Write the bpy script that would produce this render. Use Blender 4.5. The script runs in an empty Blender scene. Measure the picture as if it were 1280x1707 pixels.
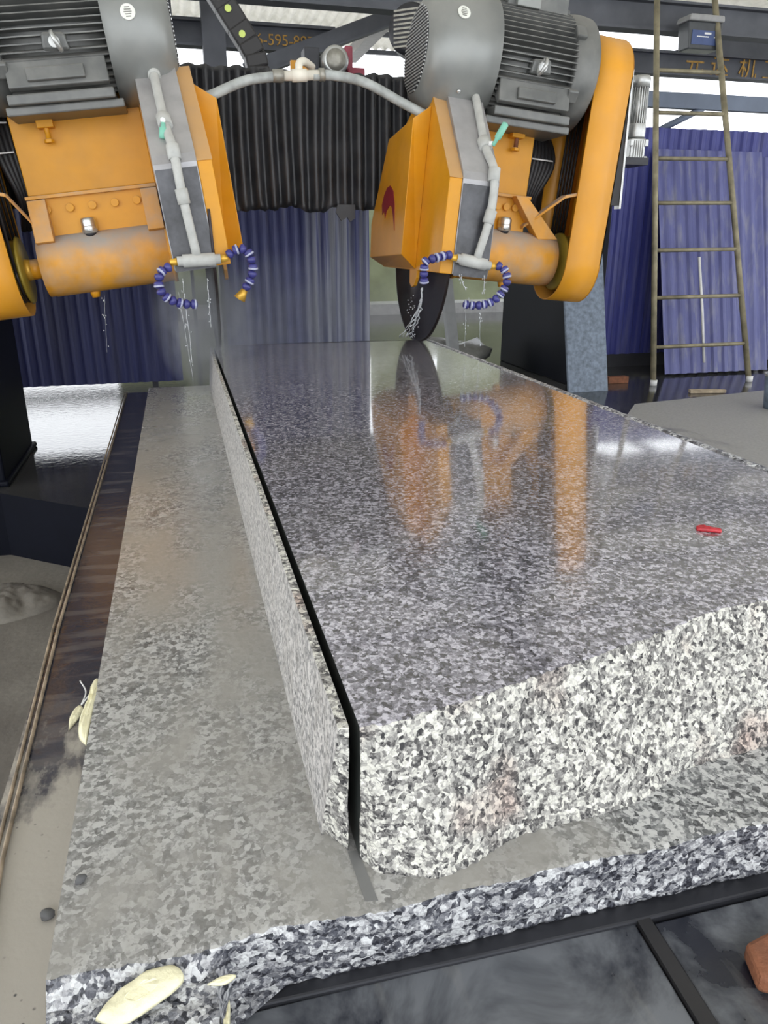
import bpy, bmesh, math, random
from mathutils import Vector, Matrix, noise
random.seed(7)
PI = math.pi
S = bpy.context.scene
COL = S.collection
# ------------------------------------------------------------ camera, light
def setup():
    p, yw = math.radians(19.76), math.radians(14.76)
    F = Vector((math.sin(yw)*math.cos(p), math.cos(yw)*math.cos(p), -math.sin(p)))
    R = Vector((math.cos(yw), -math.sin(yw), 0)); U = R.cross(F)
    cd = bpy.data.cameras.new('camera'); cam = bpy.data.objects.new('camera', cd); COL.objects.link(cam)
    cd.sensor_fit = 'HORIZONTAL'; cd.sensor_width = 36; cd.lens = 36*1250/1280; cd.clip_start = .02; cd.clip_end = 200
    M = Matrix.Identity(4)
    for i in range(3): M[i][0] = R[i]; M[i][1] = U[i]; M[i][2] = -F[i]; M[i][3] = (0, 0, 1.2)[i]
    cam.matrix_world = M; S.camera = cam
    w = bpy.data.worlds.new('overcast_sky'); S.world = w; w.use_nodes = True
    nt = w.node_tree; nt.nodes.clear()
    o = nt.nodes.new('ShaderNodeOutputWorld'); b = nt.nodes.new('ShaderNodeBackground')
    tc = nt.nodes.new('ShaderNodeTexCoord'); sx = nt.nodes.new('ShaderNodeSeparateXYZ'); cr = nt.nodes.new('ShaderNodeValToRGB')
    nt.links.new(tc.outputs['Generated'], sx.inputs[0]); nt.links.new(sx.outputs['Z'], cr.inputs[0])
    e = cr.color_ramp.elements
    e[0].position = 0.0; e[0].color = (.95, .975, 1, 1); e[1].position = 1; e[1].color = (.85, .90, 1, 1)
    nt.links.new(cr.outputs[0], b.inputs[0]); nt.links.new(b.outputs[0], o.inputs[0]); b.inputs[1].default_value = 4.0
    ld = bpy.data.lights.new('sun', 'SUN'); ld.energy = 0.25; ld.angle = math.radians(25); ld.color = (1, .97, .92)
    l = bpy.data.objects.new('sun', ld); COL.objects.link(l)
    l.rotation_euler = Vector((-.15, -.80, .60)).to_track_quat('Z', 'Y').to_euler()   # veiled sun behind the camera
    vs = S.view_settings; vs.view_transform = 'Standard'; vs.look = 'None'; vs.gamma = 1; vs.exposure = -0.46; vs.use_curve_mapping = False
setup()
try: S.cycles.volume_step_rate = 2; S.cycles.volume_max_steps = 64
except Exception: pass

# ------------------------------------------------------------ materials
class NT:
    def __init__(s, name):
        s.m = bpy.data.materials.new(name); s.m.use_nodes = True; s.t = s.m.node_tree; s.b = s.t.nodes['Principled BSDF']
        s.tc = s.t.nodes.new('ShaderNodeTexCoord'); s.co = s.tc.outputs['Object']
        g = s.t.nodes.new('ShaderNodeNewGeometry'); s.pos = g.outputs['Position']; s.nor = g.outputs['Normal']
    def set(s, k, v):
        if hasattr(v, 'is_linked') or hasattr(v, 'links'): s.t.links.new(v, s.b.inputs[k])
        else: s.b.inputs[k].default_value = v
    def link(s, a, b): s.t.links.new(a, b)
    def map(s, scale=(1,1,1), co=None, loc=(0,0,0), rot=(0,0,0)):
        n = s.t.nodes.new('ShaderNodeMapping'); s.link(co or s.co, n.inputs[0]); n.inputs['Scale'].default_value = scale
        n.inputs['Location'].default_value = loc; n.inputs['Rotation'].default_value = rot; return n.outputs[0]
    def noise(s, sc, co=None, det=3, rough=.55, dist=0, out='Fac'):
        n = s.t.nodes.new('ShaderNodeTexNoise'); s.link(co or s.co, n.inputs['Vector']); n.inputs['Scale'].default_value = sc
        n.inputs['Detail'].default_value = det; n.inputs['Roughness'].default_value = rough; n.inputs['Distortion'].default_value = dist
        return n.outputs[out]
    def vor(s, sc, co=None, out='Color', feat='F1', rnd=1):
        n = s.t.nodes.new('ShaderNodeTexVoronoi'); n.feature = feat; s.link(co or s.co, n.inputs['Vector']); n.inputs['Scale'].default_value = sc
        n.inputs['Randomness'].default_value = rnd; return n.outputs[out]
    def ramp(s, v, stops, interp='LINEAR'):
        n = s.t.nodes.new('ShaderNodeValToRGB'); s.link(v, n.inputs[0]); r = n.color_ramp; r.interpolation = interp
        while len(r.elements) < len(stops): r.elements.new(1)
        for e, (p, c) in zip(r.elements, stops):
            e.position = p; e.color = (c, c, c, 1) if isinstance(c, (int, float)) else (*c, 1)
        return n.outputs[0]
    def mix(s, f, a, b, mode='MIX'):
        n = s.t.nodes.new('ShaderNodeMix'); n.data_type = 'RGBA'; n.blend_type = mode; n.clamp_factor = True
        for k, v in ((0, f), (6, a), (7, b)):
            if isinstance(v, (int, float)) : n.inputs[k].default_value = v if k == 0 else (v, v, v, 1)
            elif isinstance(v, tuple): n.inputs[k].default_value = (*v, 1)
            else: s.link(v, n.inputs[k])
        return n.outputs[2]
    def math(s, op, a, b=0, clamp=False):
        n = s.t.nodes.new('ShaderNodeMath'); n.operation = op; n.use_clamp = clamp
        for k, v in ((0, a), (1, b)):
            if isinstance(v, (int, float)): n.inputs[k].default_value = v
            else: s.link(v, n.inputs[k])
        return n.outputs[0]
    def sep(s, v, k):
        n = s.t.nodes.new('ShaderNodeSeparateXYZ'); s.link(v, n.inputs[0]); return n.outputs[k]
    def bump(s, h, st=.3, dist=.005):
        n = s.t.nodes.new('ShaderNodeBump'); s.link(h, n.inputs['Height']); n.inputs['Strength'].default_value = st
        n.inputs['Distance'].default_value = dist; s.link(n.outputs[0], s.b.inputs['Normal'])

def plain(name, c, rough=.5, metal=0, var=.12, sc=12, bump=0, dust=0, dustc=(.42, .39, .35), spec=.5, blot=.35):
    n = NT(name)
    a = n.noise(sc, det=4)
    c2 = tuple(x*(1-var) for x in c); c3 = tuple(min(1, x*(1+var)) for x in c)
    col = n.mix(n.ramp(a, [(.3, 0), (.7, 1)]), c2, c3)
    if dust:
        up = n.ramp(n.sep(n.nor, 2), [(.15, 0), (.85, 1)])
        sp = n.ramp(n.noise(9, det=5), [(.38, 0), (.68, 1)])
        f = n.math('ADD', n.math('MULTIPLY', up, .75), n.math('MULTIPLY', sp, blot), True)
        f = n.math('MULTIPLY', f, dust)
        col = n.mix(f, col, dustc)
        n.set('Roughness', n.math('ADD', n.math('MULTIPLY', f, .4), rough, True))
    else: n.set('Roughness', rough)
    n.set('Base Color', col); n.set('Metallic', metal); n.set('Specular IOR Level', spec)
    if bump: n.bump(n.noise(sc*6, det=3), bump, .004)
    return n.m

def granite(name, kind):
    n = NT(name)
    wob = n.noise(110, det=2, out='Color')
    v = n.t.nodes.new('ShaderNodeVectorMath'); v.operation = 'MULTIPLY_ADD'
    n.link(wob, v.inputs[0]); v.inputs[1].default_value = (.010, .010, .010); n.link(n.co, v.inputs[2]); co = v.outputs[0]
    k_ = .80 if kind in ('wet', 'slurry') else 1.0
    c1 = n.sep(n.vor(150*k_, co), 0); c2 = n.sep(n.vor(310*k_, co), 1)
    big = n.noise(55, co, det=3)
    g = n.math('ADD', n.math('MULTIPLY', c1, .55), n.math('MULTIPLY', c2, .30)); g = n.math('ADD', g, n.math('MULTIPLY', big, .30))
    if kind == 'wet':
        col = n.ramp(g, [(.30, (.02, .021, .028)), (.42, (.075, .078, .095)), (.55, (.18, .185, .20)), (.68, (.38, .38, .39)), (.84, (.60, .61, .61))])
        n.set('Base Color', col); n.set('Roughness', .4); n.bump(n.noise(160, det=4), .7, .006); return n.m
    if kind == 'polished':
        col = n.ramp(g, [(.28, (.035, .034, .038)), (.40, (.10, .098, .108)), (.54, (.175, .172, .188)), (.68, (.30, .295, .315)), (.84, (.58, .575, .60))])
    elif kind == 'rough':
        col = n.ramp(g, [(.25, (.035, .034, .036)), (.36, (.12, .115, .11)), (.50, (.24, .235, .22)), (.62, (.40, .39, .36)), (.82, (.68, .67, .60))])
    elif kind == 'sawn':
        col = n.ramp(g, [(.25, (.12, .12, .12)), (.42, (.27, .265, .26)), (.58, (.42, .41, .40)), (.80, (.62, .60, .57))])
    else:
        col = n.ramp(g, [(.28, (.035, .038, .042)), (.45, (.13, .135, .14)), (.58, (.25, .255, .255)), (.76, (.52, .52, .51))])
    if kind == 'polished':
        col = n.mix(1.0, col, (.95, .93, 1.0), 'MULTIPLY'); tint = n.noise(1.3, det=3); col = n.mix(n.math('MULTIPLY', n.ramp(tint, [(.45, 0), (.7, 1)]), .35), col, (.25, .24, .21))
        n.set('Base Color', col)
        n.set('Roughness', n.ramp(n.noise(2.0, det=3), [(.3, .10), (.8, .22)]))
        n.set('Specular IOR Level', .6); n.set('Coat Weight', 1.0); n.set('Coat Roughness', .06); n.set('Coat IOR', 1.6)
        mp = n.map((26, 90, 26)); n.bump(n.noise(1, mp, det=3, dist=.4), .20, .003)
    elif kind == 'rough':
        iron = n.ramp(n.noise(5, det=4), [(.54, 0), (.68, 1)]); col = n.mix(n.math('MULTIPLY', iron, .7), col, n.mix(1.0, col, (.72, .50, .46), 'MULTIPLY'))
        n.set('Base Color', col); n.set('Roughness', .75); n.bump(n.noise(160, det=4), .8, .006)
    elif kind == 'sawn':
        st = n.noise(1, n.map((30, 30, 9)), det=3)
        col = n.mix(n.math('MULTIPLY', n.ramp(st, [(.4, 0), (.7, 1)]), .4), col, (.36, .34, .31))
        n.set('Base Color', col); n.set('Roughness', .5); n.bump(n.noise(60, n.map((1, .25, 1)), det=3), .25, .003)
    else:
        x = n.sep(n.co, 0); 
        sl = n.math('ADD', n.noise(4.5, n.map((1.6, .8, 1)), det=5, rough=.62), 0)
        band = n.ramp(x, [(-.0, 0), (.01, 0)])  # placeholder ramp keeps x linked
        xl = n.math('MULTIPLY', n.math('ADD', x, .187), 8.0, True)           # slurry lies thicker along the left rim
        rim = n.math('SUBTRACT', 1, xl, True)
        f = n.ramp(n.math('ADD', sl, n.math('MULTIPLY', rim, .35)), [(.54, .05), (.74, .34), (.95, .95)])
        col = n.mix(f, col, (.30, .29, .265))
        n.set('Base Color', col); n.set('Roughness', n.ramp(n.noise(3, det=3), [(.3, .12), (.75, .42)]))
        n.set('Coat Weight', .3); n.set('Coat Roughness', .15)
        n.bump(n.noise(120, n.map((1, .5, 1)), det=3), .22, .003)
    return n.m

def mud(name, c=(.26, .24, .215), dark=(.09, .09, .09), wet=.25, lo=.35, hi=.65, sc=1.4, rw=.08, rd=.6, loc=(0,0,0)):
    n = NT(name); a = n.noise(sc, n.map((1,1,1), loc=loc), det=5, rough=.6)
    f = n.ramp(a, [(lo, 0), (hi, 1)])
    fine = n.noise(60, det=5)
    c1 = n.mix(n.ramp(fine, [(.3, 0), (.7, 1)]), tuple(x*.86 for x in c), tuple(x*1.1 for x in c))
    sp = n.ramp(n.vor(45, out='Distance'), [(.04, 1), (.10, 0)]); sp = n.math('MULTIPLY', sp, n.ramp(n.noise(14), [(.52, 0), (.6, 1)]))
    c1 = n.mix(sp, c1, (.05, .05, .05))
    n.set('Base Color', n.mix(f, dark, c1)); n.set('Roughness', n.ramp(f, [(0, rw), (1, rd)]))
    n.bump(n.noise(24, det=5), wet, .01); return n.m

def steel_deck():
    n = NT('wet_deck_steel'); a = n.noise(5, det=6, rough=.65, dist=.6); s2 = n.noise(1, n.map((14, 3, 3)), det=5)
    col = n.mix(n.ramp(a, [(.42, 0), (.60, 1)]), (.012, .014, .022), (.13, .138, .15))
    col = n.mix(n.math('MULTIPLY', n.ramp(s2, [(.55, 0), (.75, 1)]), .5), col, (.30, .29, .26))
    scr = n.ramp(n.noise(1, n.map((3, 60, 3), rot=(0, 0, .7)), det=2), [(.66, 0), (.72, 1)])
    col = n.mix(n.math('MULTIPLY', scr, .25), col, (.05, .05, .05))
    n.set('Base Color', col); n.set('Roughness', n.ramp(a, [(.3, .16), (.7, .5)])); n.set('Specular IOR Level', .6)
    n.bump(n.noise(30, det=5), .2, .004); return n.m
def side_deck():
    n = NT('muddy_deck_steel'); y = n.sep(n.co, 1); x = n.sep(n.co, 0)
    a = n.noise(7, n.map((1.2, .6, 1)), det=6, rough=.65)
    near = n.math('MULTIPLY', n.math('SUBTRACT', 1.35, y), 1.1)                # mud heap covers the near end of the plate
    edge = n.math('MULTIPLY', n.math('SUBTRACT', x, -.228), 9, True)
    f = n.ramp(n.math('ADD', n.math('ADD', a, n.math('MULTIPLY', near, .75)), n.math('MULTIPLY', edge, -.8)), [(.60, 0), (.72, 1)])
    st = n.ramp(n.noise(1, n.map((5, 22, 3)), det=4), [(.5, 0), (.62, 1)])
    base = n.mix(n.math('MULTIPLY', st, .5), (.035, .036, .05), (.13, .12, .12))
    sp = n.math('MULTIPLY', n.ramp(n.vor(70, out='Distance'), [(.08, 1), (.18, 0)]), n.ramp(n.noise(16), [(.55, 0), (.62, 1)]))
    m = n.mix(sp, (.36, .335, .29), (.06, .06, .06))
    n.set('Base Color', n.mix(f, base, m)); n.set('Roughness', n.ramp(f, [(0, .15), (1, .6)]))
    n.bump(n.noise(40, det=5), .25, .004); return n.m

def corr_mat(name, c, dark, grime=.4, trans=0):
    n = NT(name); a = n.noise(1, n.map((7, 7, .7)), det=5)
    col = n.mix(n.ramp(a, [(.35, 0), (.75, 1)]), dark, c)
    g = n.ramp(n.noise(1, n.map((14, 14, 1.1), loc=(3, 0, 0)), det=5), [(.5, 0), (.75, 1)])
    col = n.mix(n.math('MULTIPLY', g, grime), col, (.30, .30, .34)); 
    if name.startswith('hazy'):
        st = n.ramp(n.noise(1, n.map((22, 9, .5)), det=4), [(.42, 0), (.62, 1)]); xr = n.ramp(n.sep(n.co, 0), [(.90, 0), (1.0, 1)])
        col = n.mix(n.math('MULTIPLY', n.math('MULTIPLY', st, xr), .75), col, (.45, .47, .52))
    n.set('Base Color', col); n.set('Roughness', .5)
    if trans:
        tr = n.t.nodes.new('ShaderNodeBsdfTranslucent'); n.link(col, tr.inputs[0]); mx = n.t.nodes.new('ShaderNodeMixShader')
        mx.inputs[0].default_value = trans; n.link(n.b.outputs[0], mx.inputs[1]); n.link(tr.outputs[0], mx.inputs[2])
        n.link(mx.outputs[0], n.t.nodes['Material Output'].inputs[0])
    return n.m

G_TOP = granite('polished_granite', 'polished'); G_ROUGH = granite('split_granite', 'rough'); G_WET = granite('wet_split_granite', 'wet'); G_SAWN = granite('sawn_granite', 'sawn'); G_SLUR = granite('slurry_covered_granite', 'slurry')
YEL = plain('yellow_paint', (.66, .295, .012), .38, 0, .10, 5, dust=.8, dustc=(.36, .31, .25), blot=.08, spec=.35)
YELC = plain('clean_yellow_paint', (.72, .32, .022), .36, 0, .06, 4, spec=.35, dust=.15)
YELD = plain('dusty_yellow_paint', (.66, .30, .03), .5, 0, .18, 7, bump=.1, dust=1.0, dustc=(.36, .34, .315), blot=.45)
OLIVE = plain('olive_pulley_paint', (.30, .22, .03), .45, .2, .15)
MOTG = plain('motor_grey_paint', (.125, .13, .127), .42, .3, .10, 9, dust=.6, dustc=(.36, .35, .32))
COVG = plain('fan_cover_grey', (.25, .26, .252), .36, .35, .08, 5, dust=.5, dustc=(.42, .41, .38))
DARKM = plain('dark_steel', (.035, .036, .042), .45, .4, .2)
SLATE = plain('grey_girder_paint', (.085, .09, .105), .6, .1, .2, 4)
SLATE2 = plain('blue_grey_beam_paint', (.14, .17, .23), .6, .1, .12, 4)
NAVY = plain('navy_machine_paint', (.004, .005, .010), .5, 0, .2, 4, spec=.12)
PVC = plain('dirty_white_pvc', (.46, .47, .45), .5, 0, .15, 20, bump=.1, dust=.6, dustc=(.45, .43, .39))
PVCC = plain('cream_pvc', (.78, .74, .64), .45, 0, .06, 20)
HOSEG = plain('grey_water_hose', (.36, .38, .37), .45, 0, .3, 14)
GREEN = plain('green_valve_handle', (.22, .55, .42), .45)
LLB = plain('blue_hose_link', (.045, .045, .20), .35, 0, .2)
LLW = plain('pale_hose_ring', (.40, .42, .55), .4, 0, .15, 60)
BRASS = plain('brass_fitting', (.72, .42, .06), .4, .4)
CHROME = plain('chrome', (.62, .63, .62), .22, .9, .15, 60, bump=.2)
RUBB = plain('black_rubber', (.018, .017, .018), .5)
BELL = plain('black_bellows_vinyl', (.017, .018, .022), .42, 0, .5, 8, bump=.2, dust=.25, dustc=(.2, .2, .2))
BLADE = plain('dark_blade_steel', (.030, .022, .022), .33, .6, .3, 6)
PLATEG = plain('dusty_steel_plate', (.30, .30, .31), .35, .5, .35, 7, bump=.15, dust=.8, dustc=(.52, .50, .49))
BADGE = plain('pale_badge', (.75, .76, .70), .4); INK = plain('grey_ink', (.20, .20, .18), .5)
REDL = plain('dark_red_logo', (.25, .02, .03), .5); REDP = plain('red_plastic', (.42, .02, .03), .3, 0, .4, 90)
ALU = plain('cast_aluminium', (.50, .51, .50), .35, .7, .15, 30, dust=.3)
GALV = plain('galvanised_pipe', (.34, .33, .29), .45, .5, .25, 20)
RUSTY = plain('rusty_ladder_steel', (.27, .24, .16), .6, .3, .4, 9)
RUST = plain('rust_brown_steel', (.20, .075, .035), .75, 0, .35, 30, bump=.5)
FOAM = plain('pale_yellow_foam', (.80, .76, .52), .8, 0, .12, 25, bump=.4)
LIME = plain('lime_dot', (.62, .75, .18), .5); YTXT = plain('faded_yellow_lettering', (.42, .24, .05), .7, 0, .45, 25)
OLIVEW = plain('olive_tarpaulin', (.30, .33, .20), .8, 0, .25, 2)
GSLATE = plain('blue_grey_stone', (.15, .19, .25), .5, 0, .35, 28, bump=.1)
WOOD = plain('weathered_wood', (.42, .34, .24), .8, 0, .3, 20)
WHITE = plain('white_plastic', (.75, .75, .74), .5); BLUEL = plain('blue_label', (.05, .08, .20), .5); RIMG = plain('grey_lid', (.30, .30, .30), .5)
DECK = steel_deck(); SDECK = side_deck()
RIMB = plain('rusty_deck_rim', (.30, .24, .17), .5, .3, .5, 25)
BLUEW = corr_mat('blue_corrugated_sheet', (.055, .065, .30), (.035, .040, .20), .3)
BLUEP = corr_mat('pale_blue_corrugated_sheet', (.13, .14, .33), (.09, .10, .27), .6)
BLUED = corr_mat('backlit_blue_curtain', (.035, .045, .17), (.018, .022, .09), .15)  # curtain blue darkened, backlight shade put into the colour
BLUEC = corr_mat('hazy_blue_curtain', (.075, .085, .24), (.045, .055, .17), .55)  # curtain blue paled, mist haze put into the colour
ROOFM = corr_mat('pale_translucent_roof_sheet', (.90, .88, .82), (.78, .76, .70), .1, .45)
LOWF = mud('lower_floor_mud', (.20, .185, .16), (.11, .10, .09), lo=.25, hi=.6, rw=.25, rd=.65)
DRYF = mud('slurry_floor', (.36, .355, .34), (.07, .07, .075), lo=.30, hi=.42, sc=.8, rw=.10, rd=.5, loc=(2.1, .3, 0))
WETF = mud('wet_floor', (.11, .105, .10), (.045, .045, .045), lo=.45, hi=.8, sc=1.2, rw=.03, rd=.14, wet=.12)
n = WETF; 
def water_mat():
    n = NT('cooling_water'); n.set('Base Color', (.85, .88, .9, 1)); n.set('Roughness', .15); n.set('Transmission Weight', .55); n.set('IOR', 1.33); return n.m
WATER = water_mat()

# ------------------------------------------------------------ mesh helpers
class MB:
    def __init__(s, sx=1): s.b = bmesh.new(); s.sx = sx
    def box(s, x0, x1, y0, y1, z0, z1, M=None):
        vs = [s.b.verts.new((x, y, z)) for x in (x0, x1) for y in (y0, y1) for z in (z0, z1)]
        for f in ((0,1,3,2), (4,6,7,5), (0,4,5,1), (2,3,7,6), (0,2,6,4), (1,5,7,3)): s.b.faces.new([vs[i] for i in f])
        if M:
            for v in vs: v.co = M @ v.co
        return s
    def ring(s, c, n1, n2, r, seg): return [s.b.verts.new(c + n1*r*math.cos(2*PI*i/seg) + n2*r*math.sin(2*PI*i/seg)) for i in range(seg)]
    def tube(s, pts, r, seg=12, caps=True):
        pts = [Vector(p) for p in pts]; rs = r if isinstance(r, (list, tuple)) else [r]*len(pts)
        t0 = (pts[1]-pts[0]).normalized(); a = Vector((0, 0, 1)) if abs(t0.z) < .9 else Vector((1, 0, 0))
        n1 = t0.cross(a).normalized(); prev = None; first = None
        for i, p in enumerate(pts):
            t = (pts[min(i+1, len(pts)-1)] - pts[max(i-1, 0)])
            if t.length < 1e-7: t = t0
            t.normalize(); n1 = (n1 - t*n1.dot(t)).normalized(); n2 = t.cross(n1)
            R = s.ring(p, n1, n2, rs[i], seg)
            if prev:
                for k in range(seg): s.b.faces.new((prev[k], prev[(k+1) % seg], R[(k+1) % seg], R[k])).smooth = True
            else: first = R
            prev = R
        if caps: s.b.faces.new(first[::-1]); s.b.faces.new(prev)
        return s
    def cyl(s, p0, p1, r, r1=None, seg=32): return s.tube([p0, p1], [r, r if r1 is None else r1], seg)
    def lathe(s, prof, axis='x', c=(0,0,0), seg=56):
        c = Vector(c); A = {'x': Vector((1,0,0)), 'z': Vector((0,0,1)), 'y': Vector((0,1,0))}[axis]
        n1 = {'x': Vector((0,1,0)), 'z': Vector((1,0,0)), 'y': Vector((0,0,1))}[axis]; n2 = A.cross(n1); prev = None; first = None
        for a, r in prof:
            R = s.ring(c+A*a, n1, n2, max(r, 1e-4), seg)
            if prev:
                for k in range(seg): s.b.faces.new((prev[k], prev[(k+1) % seg], R[(k+1) % seg], R[k])).smooth = True
            else: first = R
            prev = R
        s.b.faces.new(first[::-1]); s.b.faces.new(prev); return s
    def prism(s, poly, a0, a1, axis='x', poly1=None):
        # poly of 2-D points; axis x: (y,z); axis y: (x,z); axis z: (x,y); poly1 = other end
        def mk(p, a): return {'x': (a, p[0], p[1]), 'y': (p[0], a, p[1]), 'z': (p[0], p[1], a)}[axis]
        A = [s.b.verts.new(mk(p, a0)) for p in poly]; B = [s.b.verts.new(mk(p, a1)) for p in (poly1 or poly)]; n = len(A)
        s.b.faces.new(A[::-1]); s.b.faces.new(B)
        for i in range(n): s.b.faces.new((A[i], A[(i+1) % n], B[(i+1) % n], B[i]))
        return s
    def blob(s, c, r, sub=2, amp=0, fr=5):
        g = bmesh.ops.create_icosphere(s.b, subdivisions=sub, radius=1)
        r = Vector((r, r, r)) if isinstance(r, (int, float)) else Vector(r)
        for v in g['verts']:
            d = v.co.normalized(); k = 1 + amp*noise.noise(d*fr + Vector(c)*7)
            v.co = Vector((d.x*r.x, d.y*r.y, d.z*r.z))*k + Vector(c)
        for v in g['verts']:
            for f in v.link_faces: f.smooth = True
        return s
    def out(s, name, mat, parent=None, bevel=0, loc=None, wn=False):
        if s.sx != 1:
            for v in s.b.verts: v.co.x *= s.sx
        bmesh.ops.recalc_face_normals(s.b, faces=s.b.faces)
        me = bpy.data.meshes.new(name); s.b.to_mesh(me); s.b.free()
        for m in (mat if isinstance(mat, (list, tuple)) else [mat]): me.materials.append(m)
        o = bpy.data.objects.new(name, me); COL.objects.link(o)
        if parent: o.parent = parent
        if loc:
            L = Vector(loc)
            for v in me.vertices: v.co -= L
            o.location = L
        if bevel:
            b = o.modifiers.new('bevel', 'BEVEL'); b.width = bevel; b.segments = 2; b.limit_method = 'ANGLE'; b.angle_limit = .6
        return o
def empty(name, loc=(0,0,0), rot=(0,0,0)):
    o = bpy.data.objects.new(name, None); COL.objects.link(o); o.location = loc; o.rotation_euler = rot; o.empty_display_size = .05; return o
def tag(o, label=None, cat=None, group=None, kind=None):
    if label: o['label'] = label
    if cat: o['category'] = cat
    if group: o['group'] = group
    if kind: o['kind'] = kind
    return o
def struct(o, label=None): o['kind'] = 'structure'; return o
def catmull(P, n=8):
    P = [Vector(p) for p in P]; Q = [P[0]*2-P[1]] + P + [P[-1]*2-P[-2]]; out = []
    for i in range(1, len(Q)-2):
        for k in range(n):
            t = k/n; a, b, c, d = Q[i-1:i+3]
            out.append(.5*((2*b) + (c-a)*t + (2*a-5*b+4*c-d)*t*t + (3*b-a-3*c+d)*t**3))
    out.append(P[-1]); return out
def interp(P, x):
    if x <= P[0][0]: return P[0][1]
    for (a, b), (c, d) in zip(P, P[1:]):
        if x <= c: return b + (d-b)*(x-a)/(c-a)
    return P[-1][1]
def fbm(v, o=4):
    a = 0; k = 1; f = 1
    for _ in range(o): a += k*noise.noise(v*f); k *= .55; f *= 2.1
    return a
def corrugated(name, mat, x0, x1, z0, z1, y0, y1=None, pitch=.09, amp=.012, kind='trap', parent=None, th=.003, sag=0, loc=None):
    m = MB(); y1 = y0 if y1 is None else y1; n = int((x1-x0)/pitch*6); zs = [z0 + (z1-z0)*k/6 for k in range(7)]
    rows = []
    for side in (0, 1):
        g = []
        for zi, z in enumerate(zs):
            t = zi/6; r = []
            for i in range(n+1):
                x = x0 + (x1-x0)*i/n; ph = (x/pitch) % 1
                h = (1 if .0 <= ph < .34 else (1-(ph-.34)/.16 if ph < .5 else (0 if ph < .84 else (ph-.84)/.16))) if kind == 'trap' else .5+.5*math.sin(2*PI*ph)
                y = y0 + (y1-y0)*t - h*amp + side*th + sag*noise.noise(Vector((x*2.2, z*.7, 3)))
                r.append(m.b.verts.new((x, y, z)))
            g.append(r)
        rows.append(g)
        for a in range(6):
            for i in range(n): m.b.faces.new((g[a][i], g[a][i+1], g[a+1][i+1], g[a+1][i]))
    return m.out(name, mat, parent, loc=loc)
def hemi_text(txt, size, mat, name, parent, loc, rot, ext=.002):
    cu = bpy.data.curves.new(name, 'FONT'); cu.body = txt; cu.size = size; cu.extrude = ext; cu.align_x = 'LEFT'
    o = bpy.data.objects.new(name+'_tmp', cu); COL.objects.link(o)
    dg = bpy.context.evaluated_depsgraph_get(); me = bpy.data.meshes.new_from_object(o.evaluated_get(dg)); me.name = name
    bpy.data.objects.remove(o); me.materials.clear(); me.materials.append(mat)
    q = bpy.data.objects.new(name, me); COL.objects.link(q); q.parent = parent; q.location = loc; q.rotation_euler = rot; return q

# ------------------------------------------------------------ setting
m = MB()                                                             # raised wet floor with the step down to the pit floor
up = [(-7, 4.35), (-.966, 4.0), (-.456, 3.605), (1.75, 3.6), (1.75, -3), (14, -3), (14, 20), (-7, 20)]
m.prism(up, -.34, 0, 'z'); o = m.out('floor', [WETF, DRYF, NAVY]); struct(o)
for p in o.data.polygons:
    if abs(p.normal.z) < .5: p.material_index = 2
m = MB(); m.prism([(1.75, -3), (14, -3), (14, 5.25), (5.2, 5.45), (3.4, 5.15), (2.7, 4.3), (1.75, 3.9)], .0, .004, 'z'); struct(m.out('floor_slurry', DRYF))
m = MB(); m.box(-7, 1.8, -3, 4.5, -.45, -.34); struct(m.out('floor_pit', LOWF))
m = MB()                                                             # mud heap against the step
gx = []
for i in range(90):
    gx.append([])
    for j in range(50):
        x = -1.35 + .80*i/89; y = 3.12+.50*j/49; k = max(0, 1-((x+1.05)/.42)**2 - ((y-3.38)/.22)**2)
        z = -.345 + .085*k**.6*(1+.5*fbm(Vector((x*7, y*7, 2)), 3)) + k*.012*fbm(Vector((x*45, y*45, 5)), 3)
        gx[-1].append(m.b.verts.new((x, y, z)))
for i in range(89):
    for j in range(49): m.b.faces.new((gx[i][j], gx[i+1][j], gx[i+1][j+1], gx[i][j+1])).smooth = True
tag(m.out('mud_heap', LOWF, loc=(-.95, 3.4, -.34)), 'heap of wet grey mud at the foot of the black step', 'mud', kind='stuff')

# roof: corrugated sheet with purlins and rafters
m = MB(); n_ = 900; rowA = []; 
for yy in (-2.4, 14.1):
    for side in (0, 1): rowA.append([m.b.verts.new((-8 + 22*i/n_, yy, 4.27 + .022*math.sin(2*PI*(-8+22*i/n_)/.15) + side*.004)) for i in range(n_+1)])
for a, b in ((0, 2), (1, 3)):
    for v in rowA[b]:
        if v.co.x > 4.6: v.co.y = 11.2                              # sheets cut short on the right so the slab mirrors sky
    for i in range(n_): m.b.faces.new((rowA[a][i], rowA[a][i+1], rowA[b][i+1], rowA[b][i])).smooth = True
struct(m.out('ceiling', ROOFM))
for y in (-2.3, 0, 2.2, 4.5, 6.9, 8.1, 9.3, 10.5, 11.7, 12.9, 14.05):
    m = MB(); m.box(-8, 14 if y < 11 else 4.6, y-.03, y+.03, 4.18, 4.245); struct(m.out('trim_purlin', SLATE))
for x in (-2.2, 3.1, 8.2):
    m = MB(); m.box(x-.10, x+.10, -2.3, 14 if x < 4 else 11, 4.03, 4.178); struct(m.out('trim_rafter', plain('rafter_grey', (.22, .21, .20), .6)))
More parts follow.
